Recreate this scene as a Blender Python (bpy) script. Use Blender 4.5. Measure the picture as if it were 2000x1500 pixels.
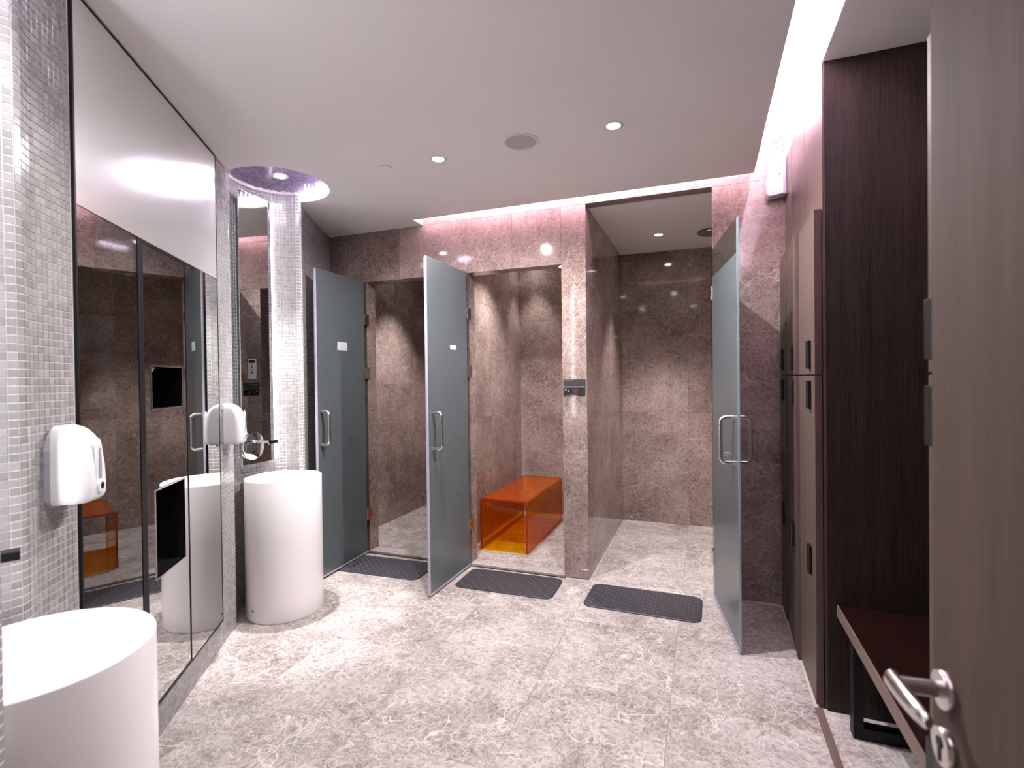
import bpy, bmesh, math, random
from mathutils import Matrix, Vector
random.seed(7)
PI = math.pi
scn = bpy.context.scene
for o in list(bpy.data.objects):
    bpy.data.objects.remove(o)

# ------------------------------------------------------------------ camera, world, exposure
cam_d = bpy.data.cameras.new('camera')
cam = bpy.data.objects.new('camera', cam_d)
scn.collection.objects.link(cam)
cam_d.sensor_width = 36.0
cam_d.lens = 18.02
cam_d.clip_start = 0.02
cam_d.dof.use_dof = True
cam_d.dof.focus_distance = 3.2
cam_d.dof.aperture_fstop = 3.2


def cam_axes(yaw, pit, rol):
    f = Vector((-math.sin(yaw) * math.cos(pit), math.cos(yaw) * math.cos(pit), -math.sin(pit)))
    r = Vector((math.cos(yaw), math.sin(yaw), 0))
    u = r.cross(f)
    r2 = r * math.cos(rol) + u * math.sin(rol)
    u2 = -r * math.sin(rol) + u * math.cos(rol)
    return r2, u2, f


_r, _u, _f = cam_axes(math.radians(20.562), math.radians(0.5746), math.radians(-0.6999))
cam.matrix_world = Matrix(((_r.x, _u.x, -_f.x, 0), (_r.y, _u.y, -_f.y, 0), (_r.z, _u.z, -_f.z, 1.40), (0, 0, 0, 1)))
scn.camera = cam

world = bpy.data.worlds.new('world')
scn.world = world
world.use_nodes = True
world.node_tree.nodes['Background'].inputs[0].default_value = (0.5, 0.48, 0.5, 1)
world.node_tree.nodes['Background'].inputs[1].default_value = 0.05
scn.view_settings.view_transform = 'Standard'
scn.view_settings.look = 'None'
scn.view_settings.exposure = 2.06
scn.view_settings.gamma = 1.0
scn.view_settings.use_curve_mapping = False
scn.cycles.max_bounces = 8
scn.cycles.diffuse_bounces = 5
scn.cycles.glossy_bounces = 4
scn.cycles.transmission_bounces = 6
scn.cycles.adaptive_threshold = 0.03
scn.cycles.transparent_max_bounces = 10
scn.cycles.caustics_reflective = False
scn.cycles.sample_clamp_indirect = 6.0

# light levels (each lamp is built further down)
P_DOWN = 39.0        # room downlights
P_NICHE = 10.0       # downlight in the round recess over each basin
P_SHOWER = 48.0      # shower downlights
E_COVE = 62.0         # led strips in the ceiling slot
E_RING = 10.0         # led ring of the round recess
E_MIRROR = 1.7       # led strip behind the niche mirrors
COL_WARM = (1.0, 0.955, 0.965)
COL_COVE = (1.0, 0.74, 0.90)
COL_RING = (0.90, 0.78, 1.0)
COL_LED = (0.96, 0.95, 1.0)


# ------------------------------------------------------------------ helpers
def link(o):
    scn.collection.objects.link(o)
    return o


class NT:
    def __init__(self, name):
        self.m = bpy.data.materials.new(name)
        self.m.use_nodes = True
        self.t = self.m.node_tree
        self.n = self.t.nodes
        self.b = self.n.get('Principled BSDF')

    def add(self, typ, **kw):
        nd = self.n.new(typ)
        for k, v in kw.items():
            if k.startswith('i_'):
                key = k[2:]
                key = int(key) if key.isdigit() else key.replace('_', ' ')
                nd.inputs[key].default_value = v
            else:
                setattr(nd, k, v)
        return nd

    def lk(self, a, b):
        self.t.links.new(a, b)

    def ramp(self, fac, stops):
        r = self.n.new('ShaderNodeValToRGB')
        e = r.color_ramp.elements
        e[0].position, e[0].color = stops[0][0], (*stops[0][1], 1)
        e[1].position, e[1].color = stops[-1][0], (*stops[-1][1], 1)
        for p, c in stops[1:-1]:
            x = e.new(p)
            x.color = (*c, 1)
        self.lk(fac, r.inputs[0])
        return r.outputs[0]

    def mix(self, fac, a, b, blend='MIX'):
        nd = self.n.new('ShaderNodeMix')
        nd.data_type = 'RGBA'
        nd.blend_type = blend
        for s, v in ((0, fac), (6, a), (7, b)):
            if hasattr(v, 'is_output'):
                self.lk(v, nd.inputs[s])
            elif isinstance(v, (int, float)):
                nd.inputs[s].default_value = v
            else:
                nd.inputs[s].default_value = (*v, 1)
        return nd.outputs[2]

    def math(self, op, a, b=None, clamp=False):
        nd = self.n.new('ShaderNodeMath')
        nd.operation = op
        nd.use_clamp = clamp
        for s, v in ((0, a), (1, b)):
            if v is None:
                continue
            if hasattr(v, 'is_output'):
                self.lk(v, nd.inputs[s])
            else:
                nd.inputs[s].default_value = v
        return nd.outputs[0]


def flat(name, col, rough=0.5, metal=0.0, spec=0.5, emit=0.0, ecol=None):
    t = NT(name)
    t.b.inputs['Base Color'].default_value = (*col, 1)
    t.b.inputs['Roughness'].default_value = rough
    t.b.inputs['Metallic'].default_value = metal
    t.b.inputs['Specular IOR Level'].default_value = spec
    if emit:
        t.b.inputs['Emission Color'].default_value = (*(ecol or col), 1)
        t.b.inputs['Emission Strength'].default_value = emit
    return t.m


def soft(name, col, var=0.04, scale=6.0, rough=0.5, bump=0.0, metal=0.0, spec=0.5, bscale=200.0):
    """plain colour with a slight procedural unevenness"""
    t = NT(name)
    tc = t.add('ShaderNodeTexCoord')
    nz = t.add('ShaderNodeTexNoise', i_Scale=scale, i_Detail=4.0)
    t.lk(tc.outputs['Object'], nz.inputs['Vector'])
    lo = tuple(max(0, c * (1 - var)) for c in col)
    hi = tuple(min(1, c * (1 + var)) for c in col)
    t.lk(t.ramp(nz.outputs[0], [(0.3, lo), (0.7, hi)]), t.b.inputs['Base Color'])
    t.b.inputs['Roughness'].default_value = rough
    t.b.inputs['Metallic'].default_value = metal
    t.b.inputs['Specular IOR Level'].default_value = spec
    if bump:
        n2 = t.add('ShaderNodeTexNoise', i_Scale=bscale, i_Detail=3.0)
        t.lk(tc.outputs['Object'], n2.inputs['Vector'])
        bp = t.add('ShaderNodeBump', i_Strength=bump, i_Distance=0.002)
        t.lk(n2.outputs[0], bp.inputs['Height'])
        t.lk(bp.outputs[0], t.b.inputs['Normal'])
    return t.m


def marble(name, dark, mid, light, vein, rough, vamount=1.0):
    t = NT(name)
    tc = t.add('ShaderNodeTexCoord')
    oi = t.add('ShaderNodeObjectInfo')
    off = t.add('ShaderNodeVectorMath', operation='SCALE')
    comb = t.add('ShaderNodeCombineXYZ')
    r1 = t.math('MULTIPLY', oi.outputs['Random'], 37.0)
    r2 = t.math('MULTIPLY', oi.outputs['Random'], 91.0)
    r3 = t.math('MULTIPLY', oi.outputs['Random'], 53.0)
    for i, x in enumerate((r1, r2, r3)):
        t.lk(x, comb.inputs[i])
    t.lk(comb.outputs[0], off.inputs[0])
    off.inputs['Scale'].default_value = 1.0
    co = t.add('ShaderNodeVectorMath', operation='ADD')
    t.lk(tc.outputs['Object'], co.inputs[0])
    t.lk(off.outputs[0], co.inputs[1])
    # warp
    wn = t.add('ShaderNodeTexNoise', i_Scale=3.2, i_Detail=3.0, i_Roughness=0.6)
    t.lk(co.outputs[0], wn.inputs['Vector'])
    ws = t.add('ShaderNodeVectorMath', operation='SCALE')
    ws.inputs['Scale'].default_value = 0.22
    t.lk(wn.outputs['Color'], ws.inputs[0])
    cw = t.add('ShaderNodeVectorMath', operation='ADD')
    t.lk(co.outputs[0], cw.inputs[0])
    t.lk(ws.outputs[0], cw.inputs[1])
    # clouds
    c1 = t.add('ShaderNodeTexNoise', i_Scale=2.6, i_Detail=6.0, i_Roughness=0.66)
    t.lk(cw.outputs[0], c1.inputs['Vector'])
    base = t.ramp(c1.outputs[0], [(0.30, dark), (0.50, mid), (0.72, light)])
    # fine mottling
    c2 = t.add('ShaderNodeTexNoise', i_Scale=46.0, i_Detail=5.0, i_Roughness=0.78)
    t.lk(cw.outputs[0], c2.inputs['Vector'])
    mot = t.ramp(c2.outputs[0], [(0.34, (0.50, 0.48, 0.47)), (0.50, (1, 1, 1)), (0.66, (1.36, 1.35, 1.34))])
    base = t.mix(0.85, base, mot, 'MULTIPLY')
    # short fibre-like light veins: warped cells at several scales
    total = None
    for sc, w, amt in ((4.2, 0.016, 0.90), (9.5, 0.028, 0.72), (21.0, 0.050, 0.60), (44.0, 0.075, 0.50)):
        v = t.add('ShaderNodeTexVoronoi', feature='DISTANCE_TO_EDGE', i_Scale=sc)
        wv = t.add('ShaderNodeTexNoise', i_Scale=sc * 2.4, i_Detail=2.0)
        t.lk(co.outputs[0], wv.inputs['Vector'])
        s2 = t.add('ShaderNodeVectorMath', operation='SCALE')
        s2.inputs['Scale'].default_value = 0.52 / sc
        t.lk(wv.outputs['Color'], s2.inputs[0])
        a2 = t.add('ShaderNodeVectorMath', operation='ADD')
        t.lk(cw.outputs[0], a2.inputs[0])
        t.lk(s2.outputs[0], a2.inputs[1])
        t.lk(a2.outputs[0], v.inputs['Vector'])
        mr = t.add('ShaderNodeMapRange', clamp=True)
        mr.inputs['From Min'].default_value = 0.0
        mr.inputs['From Max'].default_value = w
        mr.inputs['To Min'].default_value = amt * vamount
        mr.inputs['To Max'].default_value = 0.0
        t.lk(v.outputs[0], mr.inputs['Value'])
        # veins come and go
        g = t.add('ShaderNodeTexNoise', i_Scale=sc * 0.55, i_Detail=1.0)
        t.lk(co.outputs[0], g.inputs['Vector'])
        gm = t.add('ShaderNodeMapRange', clamp=True)
        gm.inputs['From Min'].default_value = 0.36
        gm.inputs['From Max'].default_value = 0.58
        t.lk(g.outputs[0], gm.inputs['Value'])
        val = t.math('MULTIPLY', mr.outputs[0], gm.outputs[0])
        total = val if total is None else t.math('MAXIMUM', total, val)
    col = t.mix(total, base, vein)
    t.lk(col, t.b.inputs['Base Color'])
    t.b.inputs['Roughness'].default_value = rough
    t.b.inputs['Specular IOR Level'].default_value = 0.45
    return t.m


def wood(name, dark, light, lines=260.0, rough=0.45, axis_scale=(1, 1, 0.02), contrast=0.5):
    t = NT(name)
    tc = t.add('ShaderNodeTexCoord')
    mp = t.add('ShaderNodeMapping')
    mp.inputs['Scale'].default_value = axis_scale
    t.lk(tc.outputs['Object'], mp.inputs[0])
    n1 = t.add('ShaderNodeTexNoise', i_Scale=lines, i_Detail=3.0, i_Roughness=0.6)
    n2 = t.add('ShaderNodeTexNoise', i_Scale=lines / 14, i_Detail=4.0)
    t.lk(mp.outputs[0], n1.inputs['Vector'])
    t.lk(mp.outputs[0], n2.inputs['Vector'])
    f = t.mix(contrast, n2.outputs[0], n1.outputs[0])
    t.lk(t.ramp(f, [(0.32, dark), (0.68, light)]), t.b.inputs['Base Color'])
    t.b.inputs['Roughness'].default_value = rough
    t.b.inputs['Specular IOR Level'].default_value = 0.25
    bp = t.add('ShaderNodeBump', i_Strength=0.12, i_Distance=0.001)
    t.lk(n1.outputs[0], bp.inputs['Height'])
    t.lk(bp.outputs[0], t.b.inputs['Normal'])
    return t.m


def mosaic_mat(name, a, b, rough):
    t = NT(name)
    gi = t.add('ShaderNodeNewGeometry')
    oi = t.add('ShaderNodeObjectInfo')
    s = t.math('FRACT', t.math('ADD', gi.outputs['Random Per Island'], oi.outputs['Random']))
    t.lk(t.ramp(s, [(0.0, a), (1.0, b)]), t.b.inputs['Base Color'])
    t.b.inputs['Roughness'].default_value = rough
    return t.m


def glass_mat(name, col, rough=0.0, ior=1.49):
    t = NT(name)
    t.b.inputs['Base Color'].default_value = (*col, 1)
    t.b.inputs['Roughness'].default_value = rough
    t.b.inputs['Transmission Weight'].default_value = 1.0
    t.b.inputs['IOR'].default_value = ior
    return t.m


def clear_sheet(name, tint, refl=0.06):
    """thin clear pane: see-through with a fresnel reflection, lets light pass"""
    t = NT(name)
    t.n.remove(t.b)
    out = t.n['Material Output']
    tr = t.add('ShaderNodeBsdfTransparent')
    tr.inputs[0].default_value = (*tint, 1)
    gl = t.add('ShaderNodeBsdfGlossy', i_Roughness=0.02)
    fr = front_fresnel(t, 1.45)
    mx = t.add('ShaderNodeMixShader')
    t.lk(fr, mx.inputs[0])
    t.lk(tr.outputs[0], mx.inputs[1])
    t.lk(gl.outputs[0], mx.inputs[2])
    t.lk(mx.outputs[0], out.inputs[0])
    return t.m


def front_fresnel(t, ior):
    fr = t.add('ShaderNodeFresnel', i_IOR=ior)
    gi = t.add('ShaderNodeNewGeometry')
    return t.math('MULTIPLY', fr.outputs[0], t.math('SUBTRACT', 1.0, gi.outputs['Backfacing']))


def acrylic(name, tint, body=0.20):
    t = NT(name)
    t.n.remove(t.b)
    out = t.n['Material Output']
    tr = t.add('ShaderNodeBsdfTransparent')
    tr.inputs[0].default_value = (*tint, 1)
    df = t.add('ShaderNodeBsdfDiffuse')
    df.inputs[0].default_value = (tint[0] * 0.62, tint[1] * 0.20, tint[2] * 0.1, 1)
    m0 = t.add('ShaderNodeMixShader')
    m0.inputs[0].default_value = body
    t.lk(tr.outputs[0], m0.inputs[1])
    t.lk(df.outputs[0], m0.inputs[2])
    gl = t.add('ShaderNodeBsdfGlossy', i_Roughness=0.03)
    gl.inputs[0].default_value = (1.0, 0.75, 0.6, 1)
    fr = front_fresnel(t, 1.30)
    mx = t.add('ShaderNodeMixShader')
    t.lk(fr, mx.inputs[0])
    t.lk(m0.outputs[0], mx.inputs[1])
    t.lk(gl.outputs[0], mx.inputs[2])
    t.lk(mx.outputs[0], out.inputs[0])
    return t.m


def frosted(name, dif, trn, rough=0.22):
    t = NT(name)
    t.n.remove(t.b)
    out = t.n['Material Output']
    d = t.add('ShaderNodeBsdfDiffuse')
    d.inputs[0].default_value = (*dif, 1)
    tl = t.add('ShaderNodeBsdfTranslucent')
    tl.inputs[0].default_value = (*trn, 1)
    tr = t.add('ShaderNodeBsdfRefraction', i_Roughness=0.42, i_IOR=1.02)
    tr.inputs[0].default_value = (0.62, 0.72, 0.71, 1)
    m1 = t.add('ShaderNodeMixShader')
    m1.inputs[0].default_value = 0.45
    t.lk(d.outputs[0], m1.inputs[1])
    t.lk(tl.outputs[0], m1.inputs[2])
    m0 = t.add('ShaderNodeMixShader')
    m0.inputs[0].default_value = 0.36
    t.lk(m1.outputs[0], m0.inputs[1])
    t.lk(tr.outputs[0], m0.inputs[2])
    gl = t.add('ShaderNodeBsdfGlossy', i_Roughness=rough)
    fr = front_fresnel(t, 1.45)
    m2 = t.add('ShaderNodeMixShader')
    t.lk(fr, m2.inputs[0])
    t.lk(m0.outputs[0], m2.inputs[1])
    t.lk(gl.outputs[0], m2.inputs[2])
    t.lk(m2.outputs[0], out.inputs[0])
    return t.m


M = {}
M['marble'] = marble('marble_wall', (0.160, 0.109, 0.093), (0.268, 0.193, 0.169), (0.385, 0.296, 0.268), (0.60, 0.50, 0.465), 0.07, 0.64)
M['marble_floor'] = marble('marble_floor', (0.235, 0.193, 0.176), (0.395, 0.345, 0.325), (0.55, 0.50, 0.48), (0.77, 0.735, 0.715), 0.20)
M['marble_pale'] = marble('marble_threshold', (0.32, 0.28, 0.26), (0.42, 0.37, 0.35), (0.54, 0.49, 0.47), (0.7, 0.65, 0.63), 0.2, 0.6)
M['grout_dark'] = soft('stone_joint', (0.27, 0.215, 0.195), rough=0.8)
M['grout_floor'] = soft('floor_joint', (0.55, 0.50, 0.48), rough=0.8)
M['paint'] = soft('ceiling_paint', (0.92, 0.895, 0.90), 0.015, 2.0, rough=0.7)
M['paint_white'] = soft('slot_paint', (0.86, 0.84, 0.86), 0.01, 2.0, rough=0.7)
M['grout'] = soft('mosaic_grout', (0.78, 0.75, 0.74), 0.04, 30, rough=0.75)
M['tile'] = mosaic_mat('mosaic_tile', (0.27, 0.258, 0.256), (0.37, 0.357, 0.354), 0.16)
M['tile_violet'] = mosaic_mat('mosaic_tile_violet', (0.20, 0.15, 0.27), (0.33, 0.25, 0.40), 0.2)
M['mirror'] = soft('mirror_glass', (0.58, 0.595, 0.585), 0.0, rough=0.012, metal=1.0)
M['mirror_up'] = soft('mirror_glass_satin', (0.90, 0.91, 0.91), 0.0, rough=0.20, metal=0.72)
M['black'] = soft('black_trim', (0.007, 0.007, 0.008), 0.1, rough=0.45, spec=0.25)
M['blackbox'] = soft('black_liner', (0.012, 0.011, 0.012), 0.1, rough=0.25)
M['steel'] = soft('brushed_steel', (0.62, 0.60, 0.59), 0.03, 40, rough=0.22, metal=1.0)
M['chrome'] = soft('chrome', (0.82, 0.82, 0.83), 0.0, rough=0.05, metal=1.0)
M['white'] = soft('white_plastic', (0.80, 0.785, 0.80), 0.01, rough=0.28)
M['whitegrey'] = soft('grey_plastic', (0.40, 0.40, 0.46), 0.02, rough=0.4)
M['ceramic'] = soft('white_solid_surface', (0.86, 0.835, 0.83), 0.008, 2.0, rough=0.22)
M['paper'] = soft('paper_towel', (0.85, 0.84, 0.83), 0.03, rough=0.9)
M['mat'] = soft('grey_rubber', (0.040, 0.038, 0.047), 0.05, 20, rough=0.38, bump=0.2)
M['orange'] = acrylic('orange_acrylic', (0.97, 0.62, 0.05))
M['orange_thin'] = acrylic('orange_acrylic_base', (1.0, 0.88, 0.08), 0.02)
M['orange_edge'] = soft('orange_acrylic_edge', (0.30, 0.022, 0.002), 0.02, rough=0.1)
M['frost'] = frosted('frosted_glass', (0.26, 0.302, 0.325), (0.34, 0.38, 0.39))
M['clear'] = clear_sheet('clear_glass', (0.70, 0.76, 0.75))
M['edge'] = soft('glass_edge', (0.26, 0.34, 0.37), 0.02, rough=0.15)
M['seal'] = soft('clear_plastic_seal', (0.48, 0.46, 0.55), 0.02, rough=0.3)
M['locker'] = wood('locker_laminate', (0.080, 0.053, 0.045), (0.135, 0.092, 0.079), 300.0, 0.42)
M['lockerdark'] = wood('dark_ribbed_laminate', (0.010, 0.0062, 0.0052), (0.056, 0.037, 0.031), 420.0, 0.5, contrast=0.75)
M['doorwood'] = wood('door_veneer', (0.062, 0.040, 0.032), (0.106, 0.071, 0.058), 240.0, 0.75)
M['benchtop'] = wood('dark_red_wood', (0.007, 0.0022, 0.0018), (0.015, 0.004, 0.0033), 120.0, 0.35, (1, 0.02, 1))
M['benchedge'] = wood('bench_edge_wood', (0.14, 0.092, 0.08), (0.19, 0.13, 0.112), 120.0, 0.45, (1, 0.02, 1))
M['darkhole'] = soft('black_gap', (0.004, 0.004, 0.004), 0.0, rough=0.9)
M['plate'] = soft('dark_grey_plate', (0.030, 0.029, 0.031), 0.1, rough=0.5)
M['plate_black'] = soft('black_glass_plate', (0.006, 0.004, 0.004), 0.0, rough=0.3)
M['red_led'] = flat('red_display', (0.1, 0.005, 0.01), 0.3, emit=0.012, ecol=(1.0, 0.05, 0.08))
M['dot'] = soft('grey_print', (0.35, 0.33, 0.33), 0.0, rough=0.5)
M['print'] = soft('dark_print', (0.06, 0.06, 0.065), 0.0, rough=0.5)
M['sticker'] = soft('pale_sticker', (0.62, 0.68, 0.70), 0.02, rough=0.4)
M['blue_print'] = soft('blue_print', (0.10, 0.14, 0.38), 0.0, rough=0.5)
M['speaker'] = soft('speaker_grille', (0.56, 0.54, 0.54), 0.04, 300, rough=0.6, bump=0.3, bscale=900)
M['lens'] = flat('lamp_lens', (1, 1, 1), 0.4, emit=26.0, ecol=(1.0, 0.97, 0.95))
M['led_cove'] = flat('cove_led', (1, 1, 1), 0.4, emit=E_COVE, ecol=COL_COVE)
M['led_cove_locker'] = flat('cove_led_locker', (1, 1, 1), 0.4, emit=E_COVE * 0.5, ecol=COL_COVE)
M['led_ring'] = flat('ring_led', (1, 1, 1), 0.4, emit=E_RING, ecol=COL_RING)
M['led_mirror'] = flat('mirror_led', (1, 1, 1), 0.4, emit=E_MIRROR, ecol=COL_LED)
M['led_mirror_near'] = flat('mirror_led_near', (1, 1, 1), 0.4, emit=E_MIRROR * 3.5, ecol=COL_LED)
M['backwall'] = soft('far_plaster', (0.45, 0.40, 0.38), 0.03, 3, rough=0.8)


def finish(bm, smooth=None):
    bmesh.ops.recalc_face_normals(bm, faces=bm.faces[:])
    if smooth is not None:
        lim = math.radians(smooth)
        for f in bm.faces:
            f.smooth = True
        for e in bm.edges:
            if len(e.link_faces) == 2:
                try:
                    if e.calc_face_angle() > lim:
                        e.smooth = False
                except ValueError:
                    pass


def obj(name, bm, mat, parent=None, smooth=None, loc=None, rotz=None):
    finish(bm, smooth)
    me = bpy.data.meshes.new(name)
    bm.to_mesh(me)
    bm.free()
    me.materials.append(mat)
    o = link(bpy.data.objects.new(name, me))
    if parent:
        o.parent = parent
    if loc is not None:
        o.location = loc
    if rotz is not None:
        o.rotation_euler = (0, 0, rotz)
    return o


def tag(o, label, cat, group=None):
    o['label'] = label
    o['category'] = cat
    if group:
        o['group'] = group
    return o


def thing(name, label, cat, loc=(0, 0, 0), rotz=0.0, group=None):
    o = link(bpy.data.objects.new(name, None))
    o.empty_display_size = 0.1
    o.location = loc
    o.rotation_euler = (0, 0, rotz)
    return tag(o, label, cat, group)


def struct(o, label=None):
    o['kind'] = 'structure'
    if label:
        o['label'] = label
    return o


def B():
    return bmesh.new()


def box(bm, x0, x1, y0, y1, z0, z1):
    v = [bm.verts.new(p) for p in ((x0, y0, z0), (x1, y0, z0), (x1, y1, z0), (x0, y1, z0),
                                   (x0, y0, z1), (x1, y0, z1), (x1, y1, z1), (x0, y1, z1))]
    for q in ((0, 3, 2, 1), (4, 5, 6, 7), (0, 1, 5, 4), (1, 2, 6, 5), (2, 3, 7, 6), (3, 0, 4, 7)):
        bm.faces.new([v[i] for i in q])
    return bm


def cbox(bm, x0, x1, y0, y1, z0, z1, c=0.003):
    """box with bevelled edges"""
    b2 = bmesh.new()
    box(b2, x0, x1, y0, y1, z0, z1)
    bmesh.ops.bevel(b2, geom=b2.edges[:] + b2.verts[:], offset=c, segments=2, affect='EDGES', profile=0.5)
    me = bpy.data.meshes.new('tmp')
    b2.to_mesh(me)
    b2.free()
    bm.from_mesh(me)
    bpy.data.meshes.remove(me)
    return bm


def basis(d):
    d = Vector(d).normalized()
    a = Vector((0, 0, 1)) if abs(d.z) < 0.9 else Vector((1, 0, 0))
    u = d.cross(a).normalized()
    return u, d.cross(u).normalized()


def cyl(bm, p0, p1, r, seg=20, r2=None, caps=True):
    p0, p1 = Vector(p0), Vector(p1)
    u, w = basis(p1 - p0)
    r2 = r if r2 is None else r2
    rings = []
    for p, rr in ((p0, r), (p1, r2)):
        rings.append([bm.verts.new(p + (u * math.cos(2 * PI * i / seg) + w * math.sin(2 * PI * i / seg)) * rr) for i in range(seg)])
    for i in range(seg):
        j = (i + 1) % seg
        bm.faces.new((rings[0][i], rings[0][j], rings[1][j], rings[1][i]))
    if caps:
        bm.faces.new(rings[0][::-1])
        bm.faces.new(rings[1])
    return bm


def tube(bm, pts, r, seg=14):
    """round tube along points, with caps"""
    pts = [Vector(p) for p in pts]
    rings = []
    u = None
    for i, p in enumerate(pts):
        d = (pts[min(i + 1, len(pts) - 1)] - pts[max(i - 1, 0)]).normalized()
        if u is None:
            u, w = basis(d)
        else:
            u = (u - d * u.dot(d)).normalized()
        w = d.cross(u)
        rings.append([bm.verts.new(p + (u * math.cos(2 * PI * k / seg) + w * math.sin(2 * PI * k / seg)) * r) for k in range(seg)])
    for a, b in zip(rings, rings[1:]):
        for k in range(seg):
            bm.faces.new((a[k], a[(k + 1) % seg], b[(k + 1) % seg], b[k]))
    bm.faces.new(rings[0][::-1])
    bm.faces.new(rings[-1])
    return bm


def lathe(bm, prof, seg=48, c=(0, 0, 0)):
    rings = []
    for r, z in prof:
        if r < 1e-6:
            rings.append([bm.verts.new((c[0], c[1], c[2] + z))])
        else:
            rings.append([bm.verts.new((c[0] + r * math.cos(2 * PI * i / seg), c[1] + r * math.sin(2 * PI * i / seg), c[2] + z)) for i in range(seg)])
    for a, b in zip(rings, rings[1:]):
        for i in range(seg):
            j = (i + 1) % seg
            if len(a) == 1 and len(b) == 1:
                continue
            if len(a) == 1:
                bm.faces.new((a[0], b[j], b[i]))
            elif len(b) == 1:
                bm.faces.new((a[i], a[j], b[0]))
            else:
                bm.faces.new((a[i], a[j], b[j], b[i]))
    return bm


def prism(bm, poly, z0, z1):
    """vertical prism over a plan polygon (may be concave)"""
    lo = [bm.verts.new((x, y, z0)) for x, y in poly]
    hi = [bm.verts.new((x, y, z1)) for x, y in poly]
    n = len(poly)
    for i in range(n):
        j = (i + 1) % n
        bm.faces.new((lo[i], lo[j], hi[j], hi[i]))
    bm.faces.new(lo[::-1])
    bm.faces.new(hi)
    return bm


def rrect(w, d, r, seg=6):
    pts = []
    for cx, cy, a0 in ((w / 2 - r, d / 2 - r, 0), (-w / 2 + r, d / 2 - r, PI / 2), (-w / 2 + r, -d / 2 + r, PI), (w / 2 - r, -d / 2 + r, 1.5 * PI)):
        for k in range(seg + 1):
            a = a0 + PI / 2 * k / seg
            pts.append((cx + r * math.cos(a), cy + r * math.sin(a)))
    return pts


def loft(bm, secs, cap0=True, cap1=True):
    rings = [[bm.verts.new(p) for p in s] for s in secs]
    n = len(rings[0])
    for a, b in zip(rings, rings[1:]):
        for i in range(n):
            bm.faces.new((a[i], a[(i + 1) % n], b[(i + 1) % n], b[i]))
    if cap0:
        bm.faces.new(rings[0][::-1])
    if cap1:
        bm.faces.new(rings[-1])
    return bm


# ------------------------------------------------------------------ main dimensions (metres)
YB = 3.50            # front face of the marble shower wall
YS = 5.10            # back of the showers
ZC = 2.60            # main ceiling
ZR = 2.69            # ceiling over the lockers
ZT = 2.85            # top of the light slot
XL = 0.43            # face of the locker doors
XP = 0.465           # locker carcass / slot edge
YN = -0.90           # wall behind the photographer
P0 = Vector((-2.034, 1.396))
MD = Vector((-0.534, 0.845)).normalized()     # along the mirror wall, away from the camera
ND = Vector((0.845, 0.534)).normalized()      # out of the mirror wall


def MW(s, n=0.0):
    p = P0 + MD * s + ND * n
    return (p.x, p.y)


MIR_ROT = math.atan2(-MD.y, -MD.x)   # local x = toward the camera, local y = into the room
C1 = (-1.37, 0.67)
C2 = (-2.43, 2.455)
RN = 0.285
RH = 0.292

# ------------------------------------------------------------------ tiled slabs
floor_root = B()
box(floor_root, -3.4, 1.1, YN - 0.1, YS + 0.1, -0.12, -0.004)
floor = struct(obj('floor', floor_root, M['grout_floor']), 'pale veined marble floor of large square tiles')

GX = [0.44 + 0.587 * k for k in range(-8, 3)]
GY = [3.5 - 0.61 * k for k in range(-4, 9)]


def path_x_at(y):
    """rough x of the mosaic wall, to leave out floor tiles that nobody can see"""
    return -2.03 - (y - 1.4) * 0.632 - 0.35


def cells(rect, gu, gv):
    u0, u1, v0, v1 = rect
    us = [u0] + sorted(g for g in gu if u0 + 0.02 < g < u1 - 0.02) + [u1]
    vs = [v0] + sorted(g for g in gv if v0 + 0.02 < g < v1 - 0.02) + [v1]
    for a, b in zip(us, us[1:]):
        for c, d in zip(vs, vs[1:]):
            yield a, b, c, d


_tilecache = {}


def slab(name, parent, mat, size, centre, axis, j=0.0005, ch=0.0006):
    """one stone piece: size (u, v, thickness) facing axis; mesh shared between equal pieces"""
    key = (name, mat.name, tuple(round(s, 4) for s in size), axis)
    if key not in _tilecache:
        bm = B()
        u, v, th = size
        hu, hv = u / 2 - j, v / 2 - j
        a = [(-hu, -hv), (hu, -hv), (hu, hv), (-hu, hv)]
        b = [(-hu + ch, -hv + ch), (hu - ch, -hv + ch), (hu - ch, hv - ch), (-hu + ch, hv - ch)]
        def P(p, d):
            x, y = p
            return {'z': (x, y, d), '-y': (x, -d, y), 'x': (d, x, y), '-x': (-d, x, y), '-z': (x, y, -d)}[axis]
        loft(bm, [[P(p, -th) for p in a], [P(p, -ch) for p in a], [P(p, 0) for p in b]])
        finish(bm)
        me = bpy.data.meshes.new(name)
        bm.to_mesh(me)
        bm.free()
        me.materials.append(mat)
        _tilecache[key] = me
    o = link(bpy.data.objects.new(name, _tilecache[key]))
    o.location = centre
    o.parent = parent
    return o


def floor_tiles(rect, mat=None):
    for a, b, c, d in cells(rect, GX, GY):
        if max(path_x_at(c), path_x_at(d)) > b and d < YB + 0.01:
            continue
        dz = random.uniform(-0.0004, 0.0)
        slab('tile', floor, mat or M['marble_floor'], (b - a, d - c, 0.006), ((a + b) / 2, (c + d) / 2, dz), 'z')


floor_tiles((-3.4, 0.425, YN, 3.47))
floor_tiles((0.455, 1.05, YN, 2.46))
S1 = (-2.93, -1.878)
S2 = (-1.815, -0.934)
S3 = (-0.76, 0.30)
for s in (S1, S2):
    floor_tiles((s[0], s[1], 3.60, YS))
floor_tiles((S3[0], S3[1], 3.47, YS))

# flat stone strip in the floor along the locker line
bm = cbox(B(), 0.425, 0.455, YN, 2.452, -0.011, 0.0015, 0.001)
struct(obj('trim_1', bm, M['benchedge']), 'narrow strip let into the floor along the locker line')
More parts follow.
